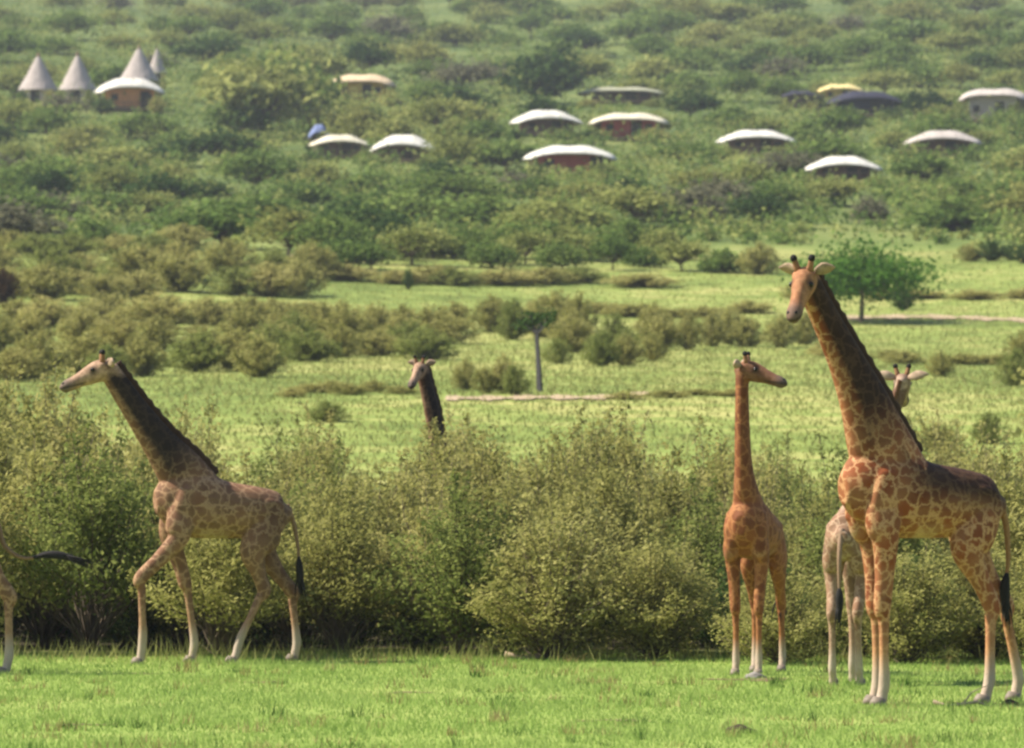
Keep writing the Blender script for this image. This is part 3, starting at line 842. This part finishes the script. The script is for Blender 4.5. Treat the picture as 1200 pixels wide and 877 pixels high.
# front thicket: unit bush 2.5 m high and 2.7 m wide
BUSH = {}
for i, (mat, cnt) in enumerate((('olive', 4), ('yellow', 3), ('green', 3), ('dark', 2), ('grey', 2))):
    BUSH[mat] = [bush_meshes(2.5, 2.8, 95 if mat != 'grey' else 80, 120 if mat != 'grey' else 34, .046 if mat != 'grey' else .045, mat, 100 + 10 * i + k, low=.30, wisps=3) for k in range(cnt)]
WORD = {'olive': 'olive green', 'yellow': 'yellowish', 'green': 'mid green', 'dark': 'dark green', 'grey': 'grey twiggy'}
LEGGY = {m: [bush_meshes(2.5, 2.9, 90, 125, .046, m, 700 + 10 * i + k, low=.55, wisps=2, droop=0) for k in range(2)] for i, m in enumerate(('olive', 'green', 'yellow'))}
def top_line(px):
    """picture height of the thicket's outline, by eye"""
    return float(np.interp(px, [-100, 0, 120, 220, 300, 420, 520, 600, 700, 800, 900, 1000, 1100, 1200, 1300], [430, 435, 445, 480, 487, 490, 490, 482, 475, 478, 500, 505, 495, 485, 485]))
def front_edge(px):
    return float(np.interp(px, [-200, 0, 350, 600, 820, 1000, 1300], [74.2, 74.0, 73.6, 73.0, 71.4, 70.6, 70.2]))
row = 0
for dd in (0, 2.2, 5, 8.5, 12.5, 17, 22, 28, 35):
    d0 = 74 + dd
    half = 6.66 * d0 / 74 + 1.2
    step = 1.55 + .035 * dd
    x = -half + rnd.uniform(0, step)
    while x < half:
        px = CX + FPX * x / d0
        d = front_edge(px) + dd + rnd.uniform(-.6, .6) + .25
        z = float(ground_z(x, d))
        want = CAM_H + (HORIZON - top_line(px)) / FPX * d - z       # height that reaches the outline
        h = want * rnd.uniform(.84, 1.0) * min(1, (.72 if px > 250 else .8) + dd * .012)
        if abs(px - 500) < 22 and d < 92: h = min(h, (CAM_H + (HORIZON - 536) / FPX * d - z))
        u = rnd.random()
        if px < 330: mat = 'green' if u < .22 and dd < 6 else ('olive' if u < .74 else ('yellow' if u < .96 else 'dark'))
        elif px > 720 and dd < 5: mat = 'grey' if u < .08 else ('olive' if u < .6 else ('green' if u < .85 else 'dark'))
        elif dd > 10: mat = 'olive' if u < .42 else ('yellow' if u < .9 else 'green')
        else: mat = 'olive' if u < .74 else ('yellow' if u < .9 else 'green')
        if px > 720 and dd < 3: h *= .72
        h = max(1.1, min(h, 4.2))
        ppx, ppy = pix((x, d, z + h * .7))
        cave = -40 < px < 160 or 340 < px < 400 or 690 < px < 850 or px > 1040
        src, ph = BUSH, WORD[mat] + ' bush'
        if dd < 9 and mat in LEGGY and rnd.random() < (.85 if cave else .4): src, ph = LEGGY, WORD[mat] + ' bare-stemmed bush'
        if cave and dd < 2: d += .7
        plant('bush', rnd.choice(src[mat]), ('foliage', 'stem'), (x, d, z - .03), .9 * (h / 2.5) ** .5 * rnd.uniform(.85, 1.1), h / 2.6, ph, 'bush', 'bushes of the thicket behind the giraffes', ppx, ppy)
        x += step * rnd.uniform(.75, 1.25)
    row += 1
x = -8.0  # low dark bushes added to make the thicket's foot read as deep shade
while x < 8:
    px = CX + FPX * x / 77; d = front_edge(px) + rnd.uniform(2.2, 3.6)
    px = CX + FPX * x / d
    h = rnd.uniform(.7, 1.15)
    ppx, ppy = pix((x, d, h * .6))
    plant('bush', rnd.choice(BUSH['dark']), ('foliage', 'stem'), (x, d, float(ground_z(x, d)) - .03), .62, h / 2.3, 'low dark shade-filling bush', 'bush', 'bushes of the thicket behind the giraffes', ppx, ppy)
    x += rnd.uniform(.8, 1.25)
for px, yt, d, mat in ((526, 533, 88.5, 'olive'), (548, 522, 89.0, 'yellow'), (575, 520, 90, 'olive'), (485, 536, 87.5, 'olive')):
    x = gx(px, d); z = float(ground_z(x, d)); h = CAM_H + (HORIZON - yt) / FPX * d - z
    plant('bush', BUSH[mat][0], ('foliage', 'stem'), (x, d, z - .03), .95, h / 2.4, WORD[mat] + ' bush', 'bush', 'bushes of the thicket behind the giraffes', px, yt + 30)

# mid-distance bushes on the meadow: unit 2 m high, 2.6 m wide
MID = {}
for i, (mat, cnt) in enumerate((('olive', 3), ('green', 2), ('dark', 2), ('yellow', 2), ('brown', 1), ('grey', 1))):
    MID[mat] = [bush_meshes(2.0, 2.7, 95, 48, .085, mat, 300 + 10 * i + k, low=.1, wisps=0) for k in range(cnt)]
WORD['brown'] = 'dark brown'
def mid_bush(px, py, wpx, hpx, mat, name='bush', phrase=None, grp='bushes on the meadow slope'):
    p = on_ground(px, py)
    if p is None: return
    s = FPX / p.y
    plant(name, rnd.choice(MID[mat]), ('foliage', 'stem'), (p.x, p.y, p.z - .05), wpx / s / 2.7, hpx / s / 2.05, phrase or (WORD[mat] + ' bush'), 'bush', grp, px, py - hpx * .6)
def band(x0, x1, yb0, yb1, hpx, n, mats, rows=1, dy=0):
    for r_ in range(rows):
        for k in range(n):
            t = (k + .5) / n + rnd.uniform(-.4, .4) / n
            px = x0 + (x1 - x0) * t; py = yb0 + (yb1 - yb0) * t - r_ * dy + rnd.uniform(-4, 4)
            w = (x1 - x0) / n * rnd.uniform(1.5, 2.3)
            mid_bush(px, py, max(w, hpx * .9), hpx * rnd.uniform(.75, 1.2), rnd.choice(mats))
band(-15, 372, 348, 344, 40, 9, ('olive', 'olive', 'green', 'yellow'), 2, 18)
band(-15, 230, 300, 296, 30, 6, ('olive', 'yellow', 'green'))
band(-15, 390, 382, 380, 36, 9, ('olive', 'yellow', 'olive'))
band(-15, 330, 445, 438, 52, 8, ('olive', 'olive', 'yellow', 'green'))
band(-15, 340, 412, 408, 46, 8, ('olive', 'yellow', 'olive'))
band(300, 530, 421, 419, 40, 6, ('olive', 'green', 'olive'), 2, 18)
band(360, 660, 392, 388, 42, 9, ('olive', 'yellow', 'olive', 'olive'))
band(650, 778, 428, 426, 42, 5, ('olive', 'green'), 2, 12)
band(760, 948, 408, 404, 46, 7, ('olive', 'olive', 'green'))
band(590, 690, 398, 396, 52, 4, ('olive', 'green', 'olive'))
band(535, 622, 459, 459, 42, 4, ('olive', 'green', 'yellow'))
band(330, 480, 462, 458, 14, 6, ('yellow', 'olive'))
band(725, 860, 470, 466, 12, 4, ('yellow', 'olive'))
band(380, 760, 330, 334, 20, 8, ('olive', 'yellow', 'green'))
band(640, 900, 372, 370, 16, 6, ('yellow', 'olive'))
band(940, 1210, 420, 430, 16, 7, ('yellow', 'olive'))
band(940, 1210, 345, 350, 14, 6, ('yellow', 'olive', 'green'))
band(1125, 1215, 308, 306, 28, 4, ('olive', 'dark'))
band(1172, 1215, 452, 450, 62, 2, ('olive', 'green'))
for q in ((1102, 442, 40, 34, 'olive'), (1058, 364, 30, 32, 'dark'), (385, 494, 60, 26, 'green'), (935, 352, 40, 20, 'olive'), (478, 340, 16, 28, 'dark'), (890, 322, 60, 40, 'olive'), (1160, 520, 50, 40, 'green'), (1100, 528, 60, 36, 'olive')):
    mid_bush(*q)
mid_bush(3, 357, 50, 44, 'brown', phrase='dark brown bush', grp=None)

# trees on the hill: unit 4 m
TREE = {}
for i, (mat, cnt) in enumerate((('olive', 4), ('green', 4), ('dark', 4), ('grey', 2), ('yellow', 2))):
    TREE[mat] = [tree_meshes(4.0, (4.6, 5.2, 4.0, 5.0)[k], (.5, .9, .4, 1.1)[k], 'hill_' + mat, 500 + 10 * i + k, (44, 36, 50, 34)[k], 46, .2, (.15, .4, .1, .5)[k]) for k in range(cnt)]
def hill_tree(px, py, wpx, hpx, mat, phrase, name='tree', grp='trees on the hillside', parts=True):
    p = on_ground(px, py)
    if p is None: return
    s = FPX / p.y
    return plant(name, rnd.choice(TREE[mat]), ('crown', 'trunk'), (p.x, p.y, p.z - .1), wpx / s / 4.5, hpx / s / 4.1, phrase, 'tree', grp, px, py - hpx * .55, parts)
TWORD = {'olive': 'olive', 'green': 'mid green', 'dark': 'dark green', 'grey': 'bare grey', 'yellow': 'yellow green'}
def blocked(px, py, w, h):
    for x0, x1, y0, y1, yb in KEEP:
        if py > yb - 2 and px + w * .5 > x0 + 4 and px - w * .5 < x1 - 4 and py - h < y1: return True
    return False
# the tree line at the foot of the hill
for k in range(30):
    px = 375 + 400 * (k + rnd.uniform(0, 1)) / 30
    py = 316 + rnd.uniform(-22, 2); h = rnd.uniform(34, 52)
    hill_tree(px, py, h * rnd.uniform(1.1, 1.6), h, rnd.choice(('olive', 'green', 'green', 'dark', 'olive')), 'bushy tree', grp='trees on the hillside')
for px, py, w, h, m_ in ((800, 318, 60, 40, 'olive'), (850, 320, 70, 42, 'green'), (60, 245, 60, 50, 'dark'), (30, 235, 50, 45, 'dark'), (180, 250, 70, 50, 'dark'), (260, 195, 80, 45, 'dark'), (640, 122, 90, 86, 'dark'), (590, 100, 60, 30, 'dark'), (660, 90, 45, 40, 'dark'), (1095, 140, 40, 46, 'dark'), (1072, 143, 30, 40, 'dark'), (500, 118, 50, 30, 'dark'), (300, 165, 130, 105, 'olive'), (330, 152, 110, 100, 'green'), (1020, 262, 40, 40, 'grey')):
    hill_tree(px, py, w, h, m_, TWORD[m_] + ' tree')
SEEN = []
while len(SEEN) < 242:
    best = None
    for _ in range(9):
        px = rnd.uniform(-40, 1240); py = 8 + 292 * rnd.uniform(0, 1)
        if px > 770 and py > 272: continue
        f = .55 + .45 * py / 290
        h = rnd.uniform(36, 62) * f; w = h * rnd.uniform(1.3, 2.1)
        if blocked(px, py, w, h): continue
        q = min((math.hypot(px - a, (py - b) * 1.9) for a, b in SEEN), default=999) / f
        if best is None or q > best[0]: best = (q, px, py, w, h)
    if best is None: continue
    _, px, py, w, h = best
    SEEN.append((px, py))
    u = rnd.random()
    m_ = 'olive' if u < .30 else ('green' if u < .72 else ('dark' if u < .85 else ('yellow' if u < .96 else 'grey')))
    if py < 60 and m_ == 'dark': m_ = 'green'
    hill_tree(px, py, w, h, m_, TWORD[m_] + ' tree')
# shrubs round the feet of the tents
for x0, x1, y0, y1, yb in KEEP:
    for k in range(3):
        t = (.08, .45, .86)[k] + rnd.uniform(-.1, .1)
        w = (x1 - x0) * rnd.uniform(.34, .5)
        if k == 1: continue
        mid_bush(x0 + (x1 - x0) * t, yb + 4, w, max(10, (yb - y1) * 1.3), rnd.choice(('olive', 'green', 'dark')), grp='bushes round the tents')

# two lone trees on the meadow
p = on_ground(633, 459); s = FPX / p.y
m1 = tree_meshes(104 / s, 50 / s, 74 / s, 'dark', 901, 13, 30, .08, .2, M_BARKG)
o = empty('thin_tree', p, 0, 'lone thin tree with a straight grey trunk standing on the meadow by the dirt track', 'tree')
link('crown', m1[0], o); link('trunk', m1[1], o)
ANCH['the lone thin tree'] = (633, 420)
p = on_ground(1010, 378); s = FPX / p.y
m2 = tree_meshes(90 / s, 158 / s, 44 / s, 'fresh', 902, 60, 130, .11, .05, M_BARK)
o = empty('acacia_tree', p, 0, 'bright green flat-topped acacia on the meadow just behind the tallest head', 'tree')
link('crown', m2[0], o); link('trunk', m2[1], o)
ANCH['the flat-topped acacia'] = (1015, 305)

# stuff: scrub on the slope, grass
def scrub(name, n, region, hpx, mat, per, seed, leaf):
    g = np.random.default_rng(seed); P = []; T = []
    for _ in range(n):
        px = g.uniform(-420, 1620) if region[1] < 400 else (g.uniform(-420, -20) if g.random() < .5 else g.uniform(1220, 1620)); py = g.uniform(*region)
        q = on_ground(px, py)
        if q is None: continue
        if blocked(px, py, 20, 16): continue
        s = FPX / q.y; h = hpx * g.uniform(.5, 1.3) / s; w = h * g.uniform(.8, 1.5)
        k = int(per * g.uniform(.6, 1.4))
        a = g.normal(size=(k, 3)) * np.array([w * .4, w * .4, h * .28]) + np.array([q.x, q.y, q.z + h * .4])
        P.append(a); T.append(np.clip(g.uniform(.1, .9) + g.normal(0, .2, k), 0, 1))
    V, F = leaf_quads(np.concatenate(P), leaf, g=g, asp=.7)
    o = link(name, np_mesh(name, V, F, np.concatenate(T)), None, M_LEAF[mat])
    props(o, 'olive scrub at the sides of the meadow' if 'meadow' in name else f'low {"olive" if "olive" in mat else "green"} scrub growing between the trees of the hillside', 'scrub', kind='stuff')
scrub('hillside_scrub', 2100, (2, 292), 24, 'hill_olive', 52, 41, .2)
scrub('hillside_scrub', 1900, (2, 288), 26, 'hill_green', 60, 42, .2)
scrub('meadow_scrub', 330, (300, 560), 34, 'olive', 90, 43, .12)

def blades(name, n, yfun, half, hgt, wid, mat, label, seed, clump=0):
    g = np.random.default_rng(seed)
    u = g.uniform(0, 1, n); y = yfun(u)
    x = g.uniform(-1, 1, n) * half(y)
    keepn = np.sin(x * 1.7 + np.sin(y * .9) * 2) + np.sin(y * 1.3 + x * .6) * .8
    h = hgt * g.uniform(.5, 1.3, n) * (1 + .25 * keepn)
    h = np.clip(h, hgt * .35, None)
    z = ground_z(x, y)
    a = g.uniform(0, 6.283, n); l = g.normal(0, .45, (n, 2)) * h[:, None]
    V = np.empty((n, 3, 3))
    V[:, 0] = np.stack([x - np.cos(a) * wid, y - np.sin(a) * wid, z - .005], 1)
    V[:, 1] = np.stack([x + np.cos(a) * wid, y + np.sin(a) * wid, z - .005], 1)
    V[:, 2] = np.stack([x + l[:, 0], y + l[:, 1], z + h], 1)
    t = np.clip(.5 + .09 * keepn + .15 * np.sin(x * .55 + y * .33) * np.sin(y * .71 - x * .2) + g.normal(0, .24, n), 0, 1)
    o = link(name, np_mesh(name, V.reshape(-1, 3), np.arange(3 * n).reshape(n, 3), t), None, mat)
    props(o, label, 'grass', kind='stuff')
blades('grass', 150000, lambda u: 49 + 26 * u, lambda y: y * .09 + 2.2, .055, .006, M_GRASS, 'short bright green grass in front of the thicket', 51)
blades('meadow_grass', 150000, lambda u: 130 + 240 * u, lambda y: y * .125 + 3, .13, .03, M_TALL, 'rough pale green grass of the open meadow', 53)
blades('tall_grass', 2500, lambda u: 71.5 + 3.0 * u, lambda y: y * .09 + 2, .26, .008, M_TALL, 'longer grass along the foot of the thicket', 52)

def tufts(name, n, label, mat, seed):
    g = np.random.default_rng(seed); V = []; T = []
    for _ in range(n):
        cy = g.uniform(50, 73); cx = g.uniform(-1, 1) * (cy * .09 + 2); k = int(g.uniform(10, 34)); r = g.uniform(.03, .14); hh = g.uniform(.05, .16); tn = g.uniform(0, 1)
        for _ in range(k):
            x = cx + g.normal() * r; y = cy + g.normal() * r; a = g.uniform(0, 6.28); w = .006
            V += [(x - math.cos(a) * w, y - math.sin(a) * w, -.005), (x + math.cos(a) * w, y + math.sin(a) * w, -.005), (x + g.normal() * .04, y + g.normal() * .04, hh * g.uniform(.6, 1.2))]
            T.append(np.clip(tn + g.normal() * .15, 0, 1))
    V = np.array(V); o = link(name, np_mesh(name, V, np.arange(len(V)).reshape(-1, 3), T), None, mat)
    props(o, label, 'grass', kind='stuff')
tufts('dry_grass', 200, 'dry straw coloured tufts in the short grass', leaf_mat('dry_grass', (.16, .13, .05), (.28, .23, .09), (.40, .34, .16), .3), 61)
tufts('weeds', 130, 'dark green weed tufts in the short grass', leaf_mat('weeds', (.03, .07, .015), (.07, .14, .03), (.12, .2, .05), .3), 62)
for q_ in ((300, 800, .8, .5), (720, 845, .9, .5), (480, 812, .6, .5), (1040, 835, .9, .45), (160, 790, .7, .4), (90, 850, .8, .4)):
    patch('bare_soil', *q_, M_SOIL)

# ------------------------------------------------------------------ small things on the lawn
def lump(name, px, py, r, n, mat, label, cat):
    p = on_ground(px, py)
    b = MB()
    v = []; f = []
    k = 14; rows = 7
    for j in range(rows + 1):
        th = math.pi / 2 * j / rows
        for i in range(k):
            a = 2 * math.pi * i / k
            q = 1 + .16 * math.sin(3 * a + j) + .12 * math.sin(5 * a - j * 1.7 + px)
            v.append((r[0] * math.cos(th) * math.cos(a) * q, r[1] * math.cos(th) * math.sin(a) * q, r[2] * math.sin(th) * (1 + .12 * math.sin(2 * a + px)) - .01))
    for j in range(rows):
        for i in range(k):
            f.append((j * k + i, j * k + (i + 1) % k, (j + 1) * k + (i + 1) % k, (j + 1) * k + i))
    f.append(tuple(range(k - 1, -1, -1)))
    b.add(v, f)
    o = b.build(name, mat, None, True); o.location = p
    props(o, label, cat)
M_DUNG = plain('dung', (.045, .03, .018), .9, .4, 14)
M_ROCK = plain('pale_stone', (.22, .20, .18), .85, .25, 6)
M_LOGM = plain('bleached_wood', (.34, .26, .17), .9, .3, 5)
lump('dung_pile', 866, 859, (.15, .13, .085), 0, M_DUNG, 'dark brown dung pile lying on the short grass at the front', 'dung')
lump('stone', 884, 795, (.13, .1, .08), 0, M_ROCK, 'small grey stone on bare soil beside the young giraffe', 'stone')
lump('clod', 1183, 826, (.09, .08, .06), 0, M_DUNG, 'dark clod of earth beside the hind hoof of the tallest giraffe', 'clod of earth')
def branch(px, py, ln, ang, r, mat, label, name='fallen_branch'):
    p = on_ground(px, py); b = MB()
    c, s = math.cos(ang), math.sin(ang)
    pts = [Vector((c * ln * t, s * ln * t, r * 1.0 + .03 * math.sin(t * 9))) for t in (-.5, -.25, 0, .25, .5)]
    b.tube(pts, [r, r * .95, r * .85, r * .7, r * .45], 9)
    b.tube([pts[2], pts[2] + Vector((.12 * c - .16 * s, .1, .12)), pts[2] + Vector((.3 * c, .2, .2))], [r * .5, r * .35, r * .12], 7)
    o = b.build(name, mat, None, True); o.location = p; props(o, label, 'branch')
branch(1128, 828, .62, .1, .022, M_LOGM, 'thin dry branch lying on bare soil between the hooves of the tallest giraffe')
branch(628, 773, .8, .15, .04, M_LOGM, 'pale fallen branch at the dark foot of the thicket in the middle', 'fallen_log')

# ------------------------------------------------------------------ labels of the plants: what each grows nearest to, and on which side
ORD = ['nearest', 'second nearest', 'third nearest', 'fourth nearest', 'fifth nearest', 'sixth nearest', 'seventh nearest', 'eighth nearest', 'ninth nearest', 'tenth nearest', 'eleventh nearest', 'twelfth nearest', 'thirteenth nearest', 'fourteenth nearest', 'fifteenth nearest', 'sixteenth nearest']
SIDE = ['right of', 'above and right of', 'above', 'above and left of', 'left of', 'below and left of', 'below', 'below and right of']
slots = {}
for rec_ in PLANTS:
    o, phrase, cat, group, px, py = rec_
    a, (ax, ay) = min(ANCH.items(), key=lambda kv: (kv[1][0] - px) ** 2 + ((kv[1][1] - py) * 1.3) ** 2)
    side = SIDE[int(round(math.atan2(ay - py, px - ax) / (math.pi / 4))) % 8]
    slots.setdefault((phrase, side, a), []).append((math.hypot(px - ax, py - ay), rec_))
for (phrase, side, a), lst in slots.items():
    lst.sort(key=lambda q: q[0])
    for k, (_, (o, ph, cat, group, px, py)) in enumerate(lst):
        if len(lst) == 1: lab = f'{phrase} {side} {a}'
        else: lab = f'{phrase} {side} {a}, {ORD[min(k, 15)]} such {cat}'
        props(o, lab, cat, group)

# ------------------------------------------------------------------ haze
def make_haze():
    m, nt, N, L, P = new_mat('haze')
    N.remove(P)
    v = N.new('ShaderNodeVolumePrincipled')
    v.inputs['Color'].default_value = (.86, .92, 1, 1)
    v.inputs['Density'].default_value = .00012
    v.inputs['Anisotropy'].default_value = .2
    L.new(v.outputs[0], N['Material Output'].inputs['Volume'])
    b = MB(); b.box((0, 770, 90), (1060, 1680, 184))
    o = b.build('haze', m)
    props(o, 'thin pale air between the lawn and the far hillside', 'haze', kind='stuff')
make_haze()

print('COUNT', sum(1 for o in COL.objects if o.parent is None and o.name.startswith('bush')), sum(1 for o in COL.objects if o.parent is None and o.name.startswith('tree')))
